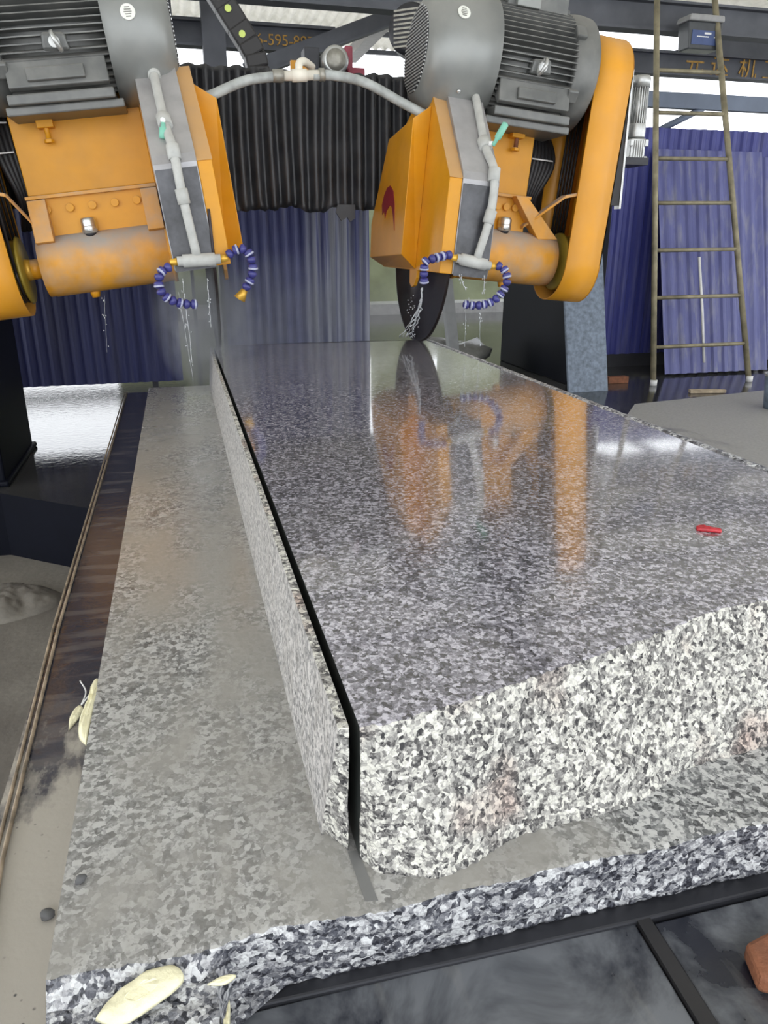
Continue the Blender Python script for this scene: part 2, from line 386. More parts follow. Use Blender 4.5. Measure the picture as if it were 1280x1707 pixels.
# blue corrugated wall on the right, girders and beams
w = struct(corrugated('wall_back', BLUEW, 3.62, 12, .13, 2.21, 6.9, pitch=.115, amp=.02))
m = MB(); m.box(3.6, 12, 6.90, 6.98, 0, .13); struct(m.out('baseboard_back', plain('dark_plinth', (.03, .03, .035), .5)))
m = MB(); m.box(-1.15, 12, 13.9, 14.0, 0, 2.05); m.box(-1.15, 3.18, 13.9, 14.0, 2.05, 3.2); m.box(3.18, 3.42, 13.9, 14.0, 2.05, 2.25); m.box(3.42, 4.55, 13.9, 14.0, 2.05, 3.2); m.box(4.55, 4.75, 13.9, 14.0, 2.05, 2.3); m.box(4.75, 9.0, 13.9, 14.0, 2.05, 3.2); struct(m.out('wall_far', OLIVEW))
m = MB(); m.box(-.2, 12, 13.2, 13.9, 0, .18); struct(m.out('trim_far_kerb', plain('pale_kerb', (.55, .55, .54), .6)))
m = MB()
for a, b in ((-8, 1.62), (4.3, 14)): m.box(a, b, 7.98, 8.0, 2.88, 3.08); m.box(a, b, 7.92, 8.06, 3.06, 3.085); m.box(a, b, 7.92, 8.06, 2.865, 2.885)
gir = m.out('roof_girder', SLATE, loc=(3, 8, 2.78)); tag(gir, 'long dark grey girder with faded yellow lettering across the back of the shed', 'girder')
hemi_text('86-595-887', .13, YTXT, 'lettering', gir, (.82-3, 7.97-8, 2.915-2.78), (PI/2, 0, 0))
hemi_text('元 达', .24, YTXT, 'lettering', gir, (5.40-3, 7.97-8, 2.90-2.78), (PI/2, 0, 0))
hemi_text('机 工', .24, YTXT, 'lettering', gir, (6.06-3, 7.97-8, 2.89-2.78), (PI/2, 0, 0))
m = MB(); m.box(-.62, -.54, 7.95, 7.975, 2.88, 3.12); m.out('yellow_mark', YTXT, gir, loc=None).location = (-3, -8, -2.78)
m = MB(); m.prism([(5.2, 3.08), (7.0, 3.08), (6.55, 3.27), (5.9, 3.27), (5.6, 3.2)], 7.96, 8.0, 'y'); q = m.out('gusset', SLATE, gir); q.location = (-3, -8, -2.78)
m = MB(); m.box(-8, 14, 6.95, 6.97, 2.99, 3.22); m.box(-8, 14, 6.88, 7.04, 2.985, 3.005); m.box(-8, 14, 6.88, 7.04, 3.205, 3.225)
tag(m.out('roof_beam', SLATE, loc=(3, 7, 3)), 'dark grey roof beam crossing behind the ladder near the top', 'beam')
m = MB(); m.box(3.9, 12, 7.0, 7.08, 2.40, 2.53); tag(m.out('wall_rail', SLATE2, loc=(5, 7, 2.4)), 'blue grey horizontal rail in the bright gap above the blue wall', 'rail')
m = MB(); m.tube([(4.55, 7.04, 2.2), (5.1, 7.04, 2.45)], .03, 8); tag(m.out('wall_brace', SLATE2, loc=(4.55, 7, 2.2)), 'short slanting brace under the blue grey rail behind the ladder', 'brace')
m = MB(); m.box(.40, .60, 7.8, 7.97, 0, 4.1); tag(m.out('steel_post', SLATE, loc=(.5, 7.9, 0)), 'dark steel post rising behind the black bellows left of the drag chain', 'post')
m = MB(); M = Matrix.Translation((1.70, 7.86, 3.02)) @ Matrix.Rotation(-math.atan2(.60, 1.6), 4, 'Y'); m.box(-1.0, 1.25, -.02, .02, -.065, .065, M); m.box(-1.0, 1.25, -.06, .06, -.075, -.06, M)
tag(m.out('diagonal_brace', SLATE, loc=(1.7, 7.86, 3.02)), 'dark diagonal steel brace rising to the right above the bellows', 'brace')
m = MB(); m.prism([(-.3, 3.2), (.15, 3.2), (.15, 2.95), (-.02, 2.9), (-.3, 3.1)], 7.7, 7.74, 'y'); tag(m.out('knee_plate', SLATE, loc=(0, 7.7, 3)), 'dark knee plate beside the steel post near the top left', 'plate')
m = MB(); m.box(.16, .20, 9.9, 9.94, 0, 3.0); tag(m.out('far_pole', SLATE, loc=(.18, 9.9, 0)), 'thin grey pole in the bright gap above the bellows beside the left motor', 'pole')

m = MB(); m.box(-8, 0, 9.0, 9.06, .36, .52); struct(m.out('trim_low_rail', SLATE))
# blue curtains behind the saw
def sheet(x0, x1, z0, z1, y, mat, label, ex=()):
    e = empty('blue_curtain', ((x0+x1)/2, y, z0)); tag(e, label, 'curtain')
    c = corrugated('sheet', mat, x0, x1, z0, z1, y, pitch=.075, amp=.018, kind='sin', parent=e, sag=.03); c.location = -e.location
    for px_ in (x0+.2, x1-.2): q = MB().box(px_-.02, px_+.02, y+.035, y+.07, 0, z1).out('post', DARKM, e); q.location = -e.location
    r = MB(); r.box(x0, x1, y-.01, y+.03, z1-.02, z1+.03); r = r.out('top_rail', DARKM, e); r.location = -e.location
sheet(-1.9, -.02, .25, 2.0, 5.7, BLUED, 'backlit blue ribbed curtain hanging behind the left cutting head')
sheet(.32, 1.40, .30, 2.0, 5.75, BLUEC, 'hazy blue ribbed curtain hanging below the black bellows in the middle')

# leaning wall panels
c = corrugated('corrugated_panel', BLUEP, 4.40, 5.55, .02, 2.02, 6.25, 6.80, pitch=.115, amp=.02, kind='trap'); tag(c, 'pale blue grey corrugated panel leaning on the wall behind the ladder', 'panel')
c = corrugated('corrugated_panel', BLUEP, 5.48, 8.0, .10, 1.98, 6.36, 6.84, pitch=.115, amp=.02, kind='trap'); tag(c, 'corrugated panel leaning on the wall to the right of the ladder, at the photo edge', 'panel')

# machine columns
m = MB(); m.box(-2.2, -.96, 4.13, 4.95, 0, 1.9); m.box(-2.2, -.94, 4.10, 4.98, 0, .03); tag(m.out('machine_column', NAVY, bevel=.01, loc=(-1.5, 4.5, 0)), 'dark navy machine column standing on the wet floor at the left edge', 'column')
m = MB(); m.box(3.30, 3.60, 6.1, 7.6, 0, 1.7); tag(m.out('machine_column', NAVY, bevel=.01, loc=(3.45, 6.8, 0)), 'black machine column behind the leaning blue grey stone slab', 'column')
m = MB(); M = Matrix.Translation((3.33, 5.72, 0)) @ Matrix.Rotation(math.radians(-15), 4, 'X') @ Matrix.Rotation(0, 4, 'Z')
m.box(-.20, .17, 0, .03, 0.0, 1.15, M); tag(m.out('leaning_slab', GSLATE, bevel=.003, loc=(3.33, 5.72, 0)), 'blue grey stone slab leaning against the black column', 'slab')
m = MB(); m.blob((2.62, 7.3, .05), (.42, .3, .22), 3, .5, 2); tag(m.out('rubble_pile', mud('rubble', (.28, .28, .26)), loc=(2.6, 7.3, 0)), 'grey rubble pile left of the black column, behind the slab', 'rubble')
m = MB(); M = Matrix.Translation((2.55, 6.9, 0)) @ Matrix.Rotation(math.radians(-8), 4, 'Y'); m.box(-.05, .05, 0, .08, 0, 1.15, M)
tag(m.out('leaning_post', plain('pale_concrete', (.32, .33, .33), .7), loc=(2.55, 6.9, 0)), 'pale grey post leaning right behind the right blade', 'post')
m = MB(); m.box(-.10, .10, -.035, .035, 0, .06, Matrix.Translation((3.78, 6.05, 0))); tag(m.out('brick', RUST, bevel=.004, loc=(3.78, 6.05, 0)), 'dark red brick lying on the wet floor left of the ladder foot', 'brick')
m = MB(); m.prism([(4.10, 5.42), (4.40, 5.36), (4.41, 5.40), (4.12, 5.48)], .004, .03, 'z'); tag(m.out('wood_scrap', WOOD, loc=(4.2, 5.4, .004)), 'flat wooden scrap lying on the floor in front of the ladder', 'wood')
e = empty('bucket', (4.36, 4.72, .004)); tag(e, 'blue grey bucket on the slurry floor at the right edge', 'bucket')
MB().lathe([(0, .09), (.0, .10), (.26, .125), (.26, .115), (.02, .09)], 'z').out('pail', GSLATE, e); MB().lathe([(.245, .126), (.265, .132), (.265, .118), (.25, .118)], 'z').out('rim', RIMG, e)

# ladder
def ladder():
    e = empty('steel_ladder', (4.5, 5.85, 0)); tag(e, 'tall rusty steel ladder leaning in front of the blue wall', 'ladder'); O = -e.location
    L0, L1 = Vector((4.02, 5.84, 0)), Vector((4.20, 6.80, 3.6)); R0, R1 = Vector((4.99, 5.80, 0)), Vector((4.72, 6.80, 3.6))
    for a, b in ((L0, L1), (R0, R1)): o = MB().tube([a, b], .026, 10).out('rail', RUSTY, e); o.location = O
    for z in (.325, .74, 1.135, 1.525, 1.89, 2.26, 2.60):
        t = z/3.6; a = L0.lerp(L1, t); b = R0.lerp(R1, t); b.z = a.z + .01; o = MB().tube([a-Vector((.02,0,0)), b+Vector((.02,0,0))], .017, 8).out('rung', RUSTY, e); o.location = O
    for a in (L0, R0): o = MB().lathe([(0, .03), (.05, .03), (.05, .026)], 'z', c=a+Vector((0,0,.001)), seg=12).out('foot', WHITE, e); o.location = O
ladder()
m = MB(); m.tube([(4.50, 6.09, 1.08), (4.56, 6.02, .6), (4.62, 5.98, .16)], .012, 8); tag(m.out('hanging_rod', WHITE, loc=(4.5, 6.1, .16)), 'thin pale rod hanging from a ladder rung', 'rod')
e = empty('storage_tub', (4.64, 6.70, 2.80)); e.scale = (.82, .8, .84); tag(e, 'dark blue labelled tub with a pale lid hung behind the ladder top', 'tub')
MB().prism([(-.17, 0), (.20, 0), (.22, .25), (-.20, .25)], -.10, .1, 'y').out('body', plain('smoky_plastic', (.05, .055, .06), .35), e, bevel=.012)
MB().prism([(-.22, .25), (.22, .25), (.21, .31), (-.20, .31)], -.13, .12, 'y').out('lid', RIMG, e, bevel=.015)
MB().box(-.15, .18, -.106, -.100, .04, .17).out('label_panel', BLUEL, e)
MB().box(.0, .08, -.109, -.106, .135, .152).out('label_print', WHITE, e); m = MB()
for k in range(6): m.box(-.09 + k*.025, -.07+k*.025, -.109, -.106, .108, .118)
m.box(.12, .16, -.109, -.106, .108, .116); m.out('label_print', WHITE, e)

# ------------------------------------------------------------ trolley deck
tr = empty('saw_table', (.7, 2.4, -.34)); tag(tr, 'steel saw table carrying the granite, mud on its left edge plate', 'table'); O = -tr.location
def tp(m, name, mat, bevel=0): o = m.out(name, mat, tr, bevel); o.location = O; return o
tp(MB().box(-.30, 1.6, .25, 4.5, -.34, .34), 'table_frame', NAVY)
m = MB(); m.prism([(-.325, .1), (-.19, .1), (-.19, 4.45), (-.335, 4.45)], .34, .4, 'z'); tp(m, 'edge_plate', SDECK)
m = MB()
for a, b, k in ((-.322, -.340, 0), ):
    m.tube([(-.26, .4, .405), (-.30, .91, .405), (-.318, 1.6, .405), (-.33, 4.45, .405)], .0035, 8)
    m.tube([(-.273, .4, .402), (-.312, .91, .402), (-.330, 1.6, .402), (-.342, 4.45, .402)], .003, 8)
tp(m, 'edge_rim', RIMB)
m = MB(); m.prism([(-.015, -.1), (.44, -.1), (.485, .612), (-.015, .612)], .34, .398, 'z'); tp(m, 'deck_plate', DECK, .002)
m = MB(); m.prism([(.47, -.1), (1.6, -.1), (1.6, .60), (.508, .60)], .34, .398, 'z'); tp(m, 'deck_plate', DECK, .002)
m = MB(); m.prism([(.442, -.1), (.468, -.1), (.505, .612), (.487, .612)], .34, .403, 'z'); tp(m, 'deck_seam', RUBB)
m = MB(); m.prism([(-.015, .614), (.5, .604), (1.6, .604), (1.6, .66), (-.015, .66)], .36, .404, 'z'); tp(m, 'edge_bar', DARKM, .003)
m = MB(); m.box(-.19, 1.6, .66, 4.5, .34, .395); tp(m, 'bed', DARKM)
m = MB(); m.box(-.19, -.02, .1, .62, .30, .345); tp(m, 'near_sill', DARKM)
m = MB(); m.prism([(.580, .530), (.75, .56), (.75, .38), (.565, .488)], .399, .425, 'z'); tag(m.out('rusty_block', RUST, bevel=.006, loc=(.66, .5, .4)), 'rust brown steel block on the dark deck at the right edge', 'block')

# ------------------------------------------------------------ granite
def split_face(m, xs, top, bot, z0, z1, amp, nz, seed, mi):
    cols = []
    for x in xs:
        c = []
        for k in range(nz+1):
            t = k/nz; z = z0 + (z1-z0)*t; e = min(1, 6*min(t, 1-t)+.25)
            y = bot(x)*(1-t) + top(x)*t + amp*e*fbm(Vector((x*9, z*13, seed)), 5) + amp*.45*fbm(Vector((x*70, z*70, seed+4)), 2)
            zz = z + .004*noise.noise(Vector((x*60, z*30, seed+9)))*(1 if 0 < k < nz else .35)
            c.append(m.b.verts.new((x, y, zz)))
        cols.append(c)
    for i in range(len(cols)-1):
        for k in range(nz):
            f = m.b.faces.new((cols[i][k], cols[i+1][k], cols[i+1][k+1], cols[i][k+1])); f.material_index = mi; f.smooth = True
    return cols
def block(name, x0b, x0t, x1b, x1t, top, bot, z0, z1, yb, nx, nz, amp, seed, mats, par=None, chips=None):
    """closed stone block: split front face (material 1), sawn top (0), sides (2)"""
    m = MB(); xs = [i/nx for i in range(nx+1)]
    cols = []
    for u in xs:
        c = []
        for k in range(nz+1):
            t = k/nz; xa = x0b+(x0t-x0b)*t; xb = x1b+(x1t-x1b)*t; x = xa + (xb-xa)*u; z = z0+(z1-z0)*t; e = min(1, 5*min(t, 1-t)+.2)
            y = bot(x)*(1-t)+top(x)*t + amp*e*fbm(Vector((x*8, z*12, seed)), 5) + amp*.35*fbm(Vector((x*85, z*85, seed+4)), 2)
            c.append(m.b.verts.new((x, y, z + (.0035*fbm(Vector((x*70, z*40, seed+9)), 2) if k < nz else -abs(.0028*fbm(Vector((x*90, 0, seed+9)), 3))))))
        cols.append(c)
    for i in range(nx):
        for k in range(nz):
            f = m.b.faces.new((cols[i][k], cols[i+1][k], cols[i+1][k+1], cols[i][k+1])); f.material_index = 1; f.smooth = True
    # top: from just behind the chipped edge back to yb
    prev = [c[-1] for c in cols]
    rows = [.006, .05, .3, 1, 2, 3]
    for j, d in enumerate(rows + [None]):
        row = []
        for i, c in enumerate(cols):
            yy = c[-1].co.y + d if d is not None else yb(c[-1].co.x)
            row.append(m.b.verts.new((c[-1].co.x, min(yy, yb(c[-1].co.x)), z1)))
        for i in range(nx):
            f = m.b.faces.new((prev[i], prev[i+1], row[i+1], row[i])); f.material_index = 0
        if j == 0: sl, sr = [prev[0], row[0]], [prev[-1], row[-1]]
        else: sl.append(row[0]); sr.append(row[-1])
        prev = row
    # sides and back
    bl = m.b.verts.new((x0b, yb(x0b), z0)); br = m.b.verts.new((x1b, yb(x1b), z0))
    f = m.b.faces.new(cols[0] + sl[1:] + [bl]); f.material_index = 2
    f = m.b.faces.new(cols[-1] + sr[1:] + [br]); f.material_index = 2
    f = m.b.faces.new([bl] + prev + [br]); f.material_index = 1
    f = m.b.faces.new([c[0] for c in cols] + [br, bl]); f.material_index = 1
    bmesh.ops.triangulate(m.b, faces=[f for f in m.b.faces if len(f.verts) > 4])
    return m.out(name, mats, par, loc=((x0b+x1b)/2, top((x0b+x1b)/2), z0))
TOPC = [(0, .68), (.152, .68), (.185, .677), (.222, .685), (.268, .691), (.301, .701), (.352, .714), (.417, .731), (.486, .751), (.594, .78), (.669, .805), (.743, .824), (.808, .827), (1.3, .96)]
BOTC = [(0, .72), (.12, .735), (.145, .69), (.158, .677), (.163, .661), (.199, .646), (.234, .631), (.28, .644), (.337, .669), (.396, .674), (.465, .677), (.544, .691), (.611, .722), (.668, .734), (.774, .741), (1.3, .84)]
top_l = block('granite_block', .151, .151, 1.29, 1.29, lambda x: interp(TOPC, x), lambda x: interp(BOTC, x), .506, .700, lambda x: 4.02-.10*max(0, x-.9), 330, 56, .010, 3.1, [G_TOP, G_ROUGH, plain('shaded_kerf_wall', (.022, .026, .024), .35, 0, .4, 20)])  # wet kerf wall, its colour darkened to stand for shade inside the cut
tag(top_l, 'large wet polished granite block with a rough split front on the table', 'granite block')
m = MB()                                                             # rough rim left along the far right edge of the polished top
prev = None
for i in range(260):
    y = 1.0 + 3.0*i/259; h = .003+.006*abs(noise.noise(Vector((y*45, 0, 1)))); wv = .008+.006*noise.noise(Vector((y*60, 2, 1)))
    r = [m.b.verts.new(p) for p in ((1.29-wv, y, .7005), (1.292-wv*.5, y, .7+h), (1.302, y, .7+h*.8), (1.308, y, .66), (1.29, y, .66))]
    if prev:
        for k in range(5): m.b.faces.new((prev[k], prev[(k+1) % 5], r[(k+1) % 5], r[k]))
    prev = r
q = m.out('rough_rim', G_WET, top_l); q.location = -top_l.location
sl = block('granite_offcut', .113, .128, .140, .140, lambda x: .683, lambda x: interp(BOTC, x)+.004, .506, .699, lambda x: 3.95, 12, 56, .006, 8.3, [G_ROUGH, G_ROUGH, G_SAWN])
tag(sl, 'thin upright granite strip left of the dark saw kerf', 'granite strip')
LT = lambda x: .612 + .010*noise.noise(Vector((x*9, 0, 0)))
def LB(x): return .628 if x > -.01 else .628 - .095*min(1, (-.01-x)/.03)
low = block('granite_slab', -.187, -.187, 1.45, 1.45, LT, LB, .406, .508, lambda x: 3.96, 380, 30, .008, 5.7, [G_SLUR, G_WET, G_SAWN])
tag(low, 'wide lower granite slab covered in grey slurry beneath the block', 'granite slab')
m = MB(); g = bmesh.ops.create_cube(m.b, size=1)                       # the broken corner that hangs below the near left
bmesh.ops.subdivide_edges(m.b, edges=m.b.edges, cuts=26, use_grid_fill=True)
for v in m.b.verts:
    p = Vector((-.104 + v.co.x*.163, .568+v.co.y*.075, .408 + v.co.z*.155)); t = v.co.z+.5
    p.y -= .02*(1-t) if v.co.y < 0 else 0
    p += v.co.normalized()*.007*fbm(p*30, 4)
    if t > .93: p.z = min(p.z, .487 + .012*fbm(p*22, 3) + .25*(p.y-.53))
    v.co = p
for f in m.b.faces: f.smooth = True
q = m.out('broken_corner', G_WET, low); q.location = -low.location
m = MB(); m.prism([(.143, .625), (.157, .622), (.152, .70), (.139, .70)], .5075, .5088, 'z'); q = m.out('kerf_groove', plain('grey_slurry_in_groove', (.17, .17, .165), .3), low); q.location = -low.location

# foam patches, rubble, red scrap
def flake(pts, z, h, label, cat='foam', mat=FOAM, name='foam_patch', tilt=0, group=None):
    c = Vector((sum(p[0] for p in pts)/len(pts), sum(p[1] for p in pts)/len(pts))); m = MB(); rings = []
    P = catmull([(p[0], p[1], 0) for p in pts + [pts[0]]], 5)[:-1]
    for k, (s_, hh) in enumerate(((1, 0), (.97, .6), (.75, .95), (.4, 1.05))):
        rings.append([m.b.verts.new((c.x+(p.x-c.x)*s_, c.y+(p.y-c.y)*s_, z + h*hh*(1+.5*noise.noise(Vector((p.x*60, p.y*60, k)))) + tilt*(p.y-c.y)*s_)) for p in P])
    n = len(P)
    for a, b in zip(rings, rings[1:]):
        for i in range(n): m.b.faces.new((a[i], a[(i+1) % n], b[(i+1) % n], b[i])).smooth = True
    m.b.faces.new(rings[-1]); m.b.faces.new(rings[0][::-1])
    return tag(m.out(name, mat, loc=(c.x, c.y, z)), label, cat, group)
flake([(-.138, .568), (-.120, .586), (-.09, .600), (-.062, .600), (-.055, .585), (-.08, .570), (-.115, .558)], .497, .008, 'large pale yellow foam patch on the broken near corner', tilt=.25)
flake([(-.032, .574), (-.02, .578), (-.003, .577), (-.015, .570)], .499, .004, 'small pale foam sliver right of the large patch on the near corner')
flake([(-.02, .545), (-.012, .57), (-.013, .55), (-.016, .525)], .47, .012, 'narrow foam strip down the side of the near corner')
flake([(-.158, .505), (-.148, .53), (-.142, .525), (-.15, .50)], .44, .01, 'small foam lump low on the left of the near corner')
flake([(.0, .515), (.012, .535), (.03, .545), (.018, .53), (.006, .51)], .402, .004, 'curled foam flake on the dark deck right of the near corner')
flake([(-.190, 1.01), (-.203, 1.035), (-.205, 1.08), (-.199, 1.12), (-.197, 1.17), (-.190, 1.19), (-.184, 1.17), (-.186, 1.10)], .498, .012, 'long pale yellow foam streak along the left edge of the lower slab')
flake([(-.250, 1.20), (-.238, 1.23), (-.232, 1.26), (-.242, 1.27), (-.252, 1.24)], .402, .006, 'small leaf shaped foam flake on the left deck plate')
m = MB(); m.tube(catmull([(-.248, 1.36, .404), (-.232, 1.31, .408), (-.236, 1.27, .407), (-.226, 1.29, .41), (-.215, 1.31, .41)], 6), .0014, 6); tag(m.out('string', WHITE, loc=(-.24, 1.3, .404)), 'thin white string on the left deck plate', 'string')
flake([(.885, 1.098), (.893, 1.112), (.903, 1.104), (.916, 1.098), (.926, 1.085), (.920, 1.078), (.905, 1.086), (.893, 1.092)], .7005, .007, 'small red plastic scrap lying on the polished granite top', 'plastic scrap', REDP, 'red_scrap')
for (x, y, z, r, lab) in ((-.226, .800, .402, .008, 'largest dark pebble on the muddy left deck plate'), (-.167, .735, .509, .006, 'dark pebble on the lower slab near its left edge'), (-.232, .63, .402, .005, 'dark pebble on the mud near the bottom left corner')):
    m = MB(); m.blob((x, y, z+r*.5), (r, r, r*.8), 2, .6, 4); tag(m.out('pebble', plain('pebble_grey', (.10, .10, .10), .8), loc=(x, y, z)), lab, 'pebble')

# ------------------------------------------------------------ cutting heads
def head(s, org, label, P):
    e = empty('cutting_head', (org[0], 4.0, org[1]), (0, s*math.radians(P['tilt']), 0)); tag(e, label, 'saw head', 'cutting heads')
    def nb(): return MB(s)
    # blade
    r = P['rb']; seg = 120; m = nb(); m.lathe([(-.004, .0), (-.004, r*.97), (-.006, r*.97), (-.006, r), (.006, r), (.006, r*.97), (.004, r*.97), (.004, 0)], 'x', seg=seg)
    bl = m.out('blade', BLADE, e); bl.rotation_euler = (0, -s*math.radians(P['bt']), 0)
    nb().lathe([(-.03, .05), (-.03, .09), (.03, .09), (.03, .05)], 'x', seg=32).out('blade_flange', YEL, e)
    # hood
    base = [(-.10, .715), (-.515, .31), (-.515, -.105), (.52, -.105), (.60, .12), (.46, .56), (.12, .715)]
    hood = nb().prism(base, -.062, .0, 'x').out('blade_hood', YEL, e, .004)
    o_ = [(-.15, .585), (-.17, -.035), (.48, -.06), (.52, .12), (.28, .54)]; b_ = [(-.13, .655), (-.13, -.10), (.53, -.10), (.575, .13), (.33, .60)]
    nb().prism(o_, -.155, -.062, 'x', b_).out('raised_panel', YEL, hood, .003)
    nb().prism([(-.515, .31), (-.52, .31), (-.11, .725), (-.10, .715)], -.064, .035, 'x').out('hood_lip', YEL, hood)
    tab = [(-.16, -.10), (-.16, -.14), (-.13, -.18), (-.09, -.19), (-.05, -.17), (-.03, -.10)]; nb().prism(tab, -.062, -.045, 'x').out('hood_tab', YEL, hood, .002)
    if P.get('logo'):
        # curved arrowhead mark on the raised panel, points in (v, w)
        lp = [(.40, .235), (.37, .285), (.32, .318), (.26, .325), (.19, .295), (.14, .225), (.10, .10), (.15, .17), (.19, .215), (.23, .228), (.29, .20), (.31, .165), (.34, .20), (.375, .185)]
        m = nb(); A = [m.b.verts.new((-.1575, a-.10, b-.02)) for a, b in lp]; B = [m.b.verts.new((-.155, a-.10, b-.02)) for a, b in lp]; n = len(A)
        m.b.faces.new(A); m.b.faces.new(B[::-1])
        for i in range(n): m.b.faces.new((A[i], A[(i+1) % n], B[(i+1) % n], B[i]))
        bmesh.ops.triangulate(m.b, faces=[f for f in m.b.faces if len(f.verts) > 4]); m.out('logo', REDL, hood)
    # steel front plates following the hood profile
    pl = [(-.05, .77), (-.10, .775), (-.505, .345), (-.52, .31), (-.52, -.105), (-.50, -.105), (-.50, .32), (-.09, .745)]
    fp = nb().prism(pl, .0, .178, 'x').out('front_plate', PLATEG, e, .002)
    nb().prism([(-.06, .74), (-.50, .31), (-.50, -.10), (-.2, -.10), (-.1, .3), (.1, .6)], .155, .170, 'x').out('side_plate', YELD, fp)
    nb().prism([(-.522, .29), (-.525, .29), (-.525, -.11), (-.522, -.11)], .004, .174, 'x').out('rubber_apron', plain('wet_rubber_apron', (.06, .062, .07), .3, .1, .6, 9, bump=.3), fp)
    nb().box(.05, .10, -.535, -.523, -.16, -.105).out('drip_lip', DARKM, fp) if False else None
    # pipe on the front plate
    def F(w, off=.035):   # v of plate front at height w
        return (-.52 - off) if w < .31 else (-.52 + (w-.31)*.97 - off*.9)
    pu = P['pipe']
    pts = [(u, F(w, off), w) for u, w, off in pu]
    body = catmull(pts, 6); wp = nb().tube(body, .019, 14).out('water_pipe', PVC, e)
    def collar(k0, k1, rr, name='pipe_collar', mat=PVC):
        a = Vector(pts[k0]).lerp(Vector(pts[k0+1]), k1); d = (Vector(pts[k0+1])-Vector(pts[k0])).normalized()
        nb().tube([a-d*.03, a-d*.028, a+d*.028, a+d*.03], [rr*.9, rr, rr, rr*.9], 16).out(name, mat, wp); return a
    collar(1, .0, .027); a = collar(2, .0, .030, 'valve_body', PVC); collar(3, .05, .027); collar(4, 0, .026)
    nb().tube([a+Vector((.0, -.01, 0)), a+Vector((P['vh'][0]*.3, -.05, 0))], .010, 10).out('valve_stem', WHITE, wp)
    h0 = a+Vector((P['vh'][0]*.3, -.055, -.01)); h1 = a+Vector((P['vh'][0], -.055, P['vh'][1]))
    nb().tube([h0, h0.lerp(h1, .3), h0.lerp(h1, .35), h1.lerp(h0, .05), h1], [.008, .010, .016, .016, .008], 12).out('valve_handle', GREEN, wp)
    # tee at the foot of the pipe
    end = Vector(pts[-1]); tu = P['tee']; A = Vector((tu[0], end.y, end.z-.012+tu[2])); B = Vector((tu[1], end.y, end.z-.012-tu[2]))
    tee = nb().tube([A, A.lerp(B, .12), A.lerp(B, .13), A.lerp(B, .87), A.lerp(B, .88), B], [.020, .020, .027, .027, .020, .020], 16).out('pipe_tee', PVC, wp)
    for q, d in ((A, -1), (B, 1)): nb().tube([q, q+Vector((d*.03, 0, 0))], [.018, .014], 6).out('brass_fitting', BRASS, wp)
    for path in P['loc']:
        C = catmull([Vector(p) for p in path], 12); L = [0]
        for a_, b_2 in zip(C, C[1:]): L.append(L[-1] + (b_2-a_).length)
        step = .030; hose = nb(); rings = []; k = 0; dd = step/2
        while dd < L[-1]:
            i = max(j for j in range(len(L)) if L[j] <= dd); i = min(i, len(C)-2); t = (dd-L[i])/max(1e-6, L[i+1]-L[i]); p = C[i].lerp(C[i+1], t); d = (C[i+1]-C[i]).normalized()
            hose.tube([p-d*.014, p-d*.009, p+d*.002, p+d*.014], [.011, .020, .020, .012], 12)
            if P['ringf'](k): rings.append(nb().tube([p+d*.001, p+d*.002, p+d*.0085, p+d*.010], [.019, .0215, .0215, .016], 14))
            dd += step; k += 1
        ho = hose.out('flexible_hose', LLB, e)
        for q_ in rings: q_.out('hose_ring', LLW, ho)
        if P.get('nozzle') and path is P['loc'][0]:
            d = (C[-1]-C[-4]).normalized(); nb().tube([C[-1], C[-1]+d*.05], [.012, .026], 4).out('nozzle', BRASS, ho)
    # spindle housing
    u0, u1 = .175, P['su']; wc = P['wc']; g0, g1 = P['gu']; pg = g0 + P['po'] - .055
    sp = nb().lathe([(u0, .10), (u0, .128), (u0+.02, .135), (u1-.03, .135), (u1-.028, .132), (u1-.002, .132), (u1, .11)], 'x', c=(0, 0, wc)).out('spindle_housing', YELD, e)
    nb().lathe([(u0-.004, .139), (u0+.012, .141), (u0+.014, .134)], 'x', c=(0, 0, wc)).out('end_ring', YEL, sp)
    nb().lathe([(u1, .045), (pg+.05, .045)], 'x', c=(0, 0, wc), seg=28).out('shaft', YEL, sp)
    uc = P['cap']; m = nb(); m.lathe([(0, .030), (.012, .036), (.03, .036), (.032, .034), (.055, .036), (.068, .030), (.07, .01)], 'z', c=(uc, -.05, wc+.125), seg=20); m.out('grease_cap', CHROME, sp, .002)
    m = nb(); m.lathe([(0, .026), (.02, .026)], 'z', c=(uc, -.05, wc+.112), seg=20); m.out('cap_seat', DARKM, sp)
    m = nb(); m.lathe([(0, .018), (.02, .024), (.03, .024)], 'z', c=(uc+.05, 0, wc-.16), seg=8); m.out('drain_plug', YEL, sp)
    # mounting bracket with gussets and bolts
    b0, b1 = P['body']
    br = nb().box(b0, b1, -.02, .02, wc+.08, wc+.30).out('mounting_bracket', YEL, e, .003)
    nb().box(b0, b1+.01, -.045, .03, wc+.293, wc+.308).out('bracket_top', YELD, br, .002)
    for k in range(5):
        u = b0+.10+k*(b1-b0-.17)/4; nb().lathe([(0, .019), (.018, .017)], 'y', c=(u, -.038, wc+.245), seg=14).out('bolt', YEL, br, .002)
    if P.get('wide'): nb().prism([(b1-.10, wc+.30), (b1-.03, wc+.30), (b1+.175, wc+.11), (b1+.06, wc+.10)], -.09, -.02, 'y').out('gusset', YELD, br, .003)
    for (ga, gb) in ((b0+.0, b0+.075),) + (() if P.get('wide') else ((b1-.075, b1+.005),)):
        nb().prism([(-.02, wc+.29), (-.055, wc+.29), (-.11, wc+.11), (-.02, wc+.08)], ga, gb, 'x').out('gusset', YELD, br, .003)
    # body casting
    bd = nb().box(b0, b1, -.0, .40, wc+.31, wc+.76).out('carriage_body', YEL, e, .004)
    nb().box(b0-.005, b1, -.02, .0, wc+.66, wc+.72).out('body_flange', YEL, bd, .002)
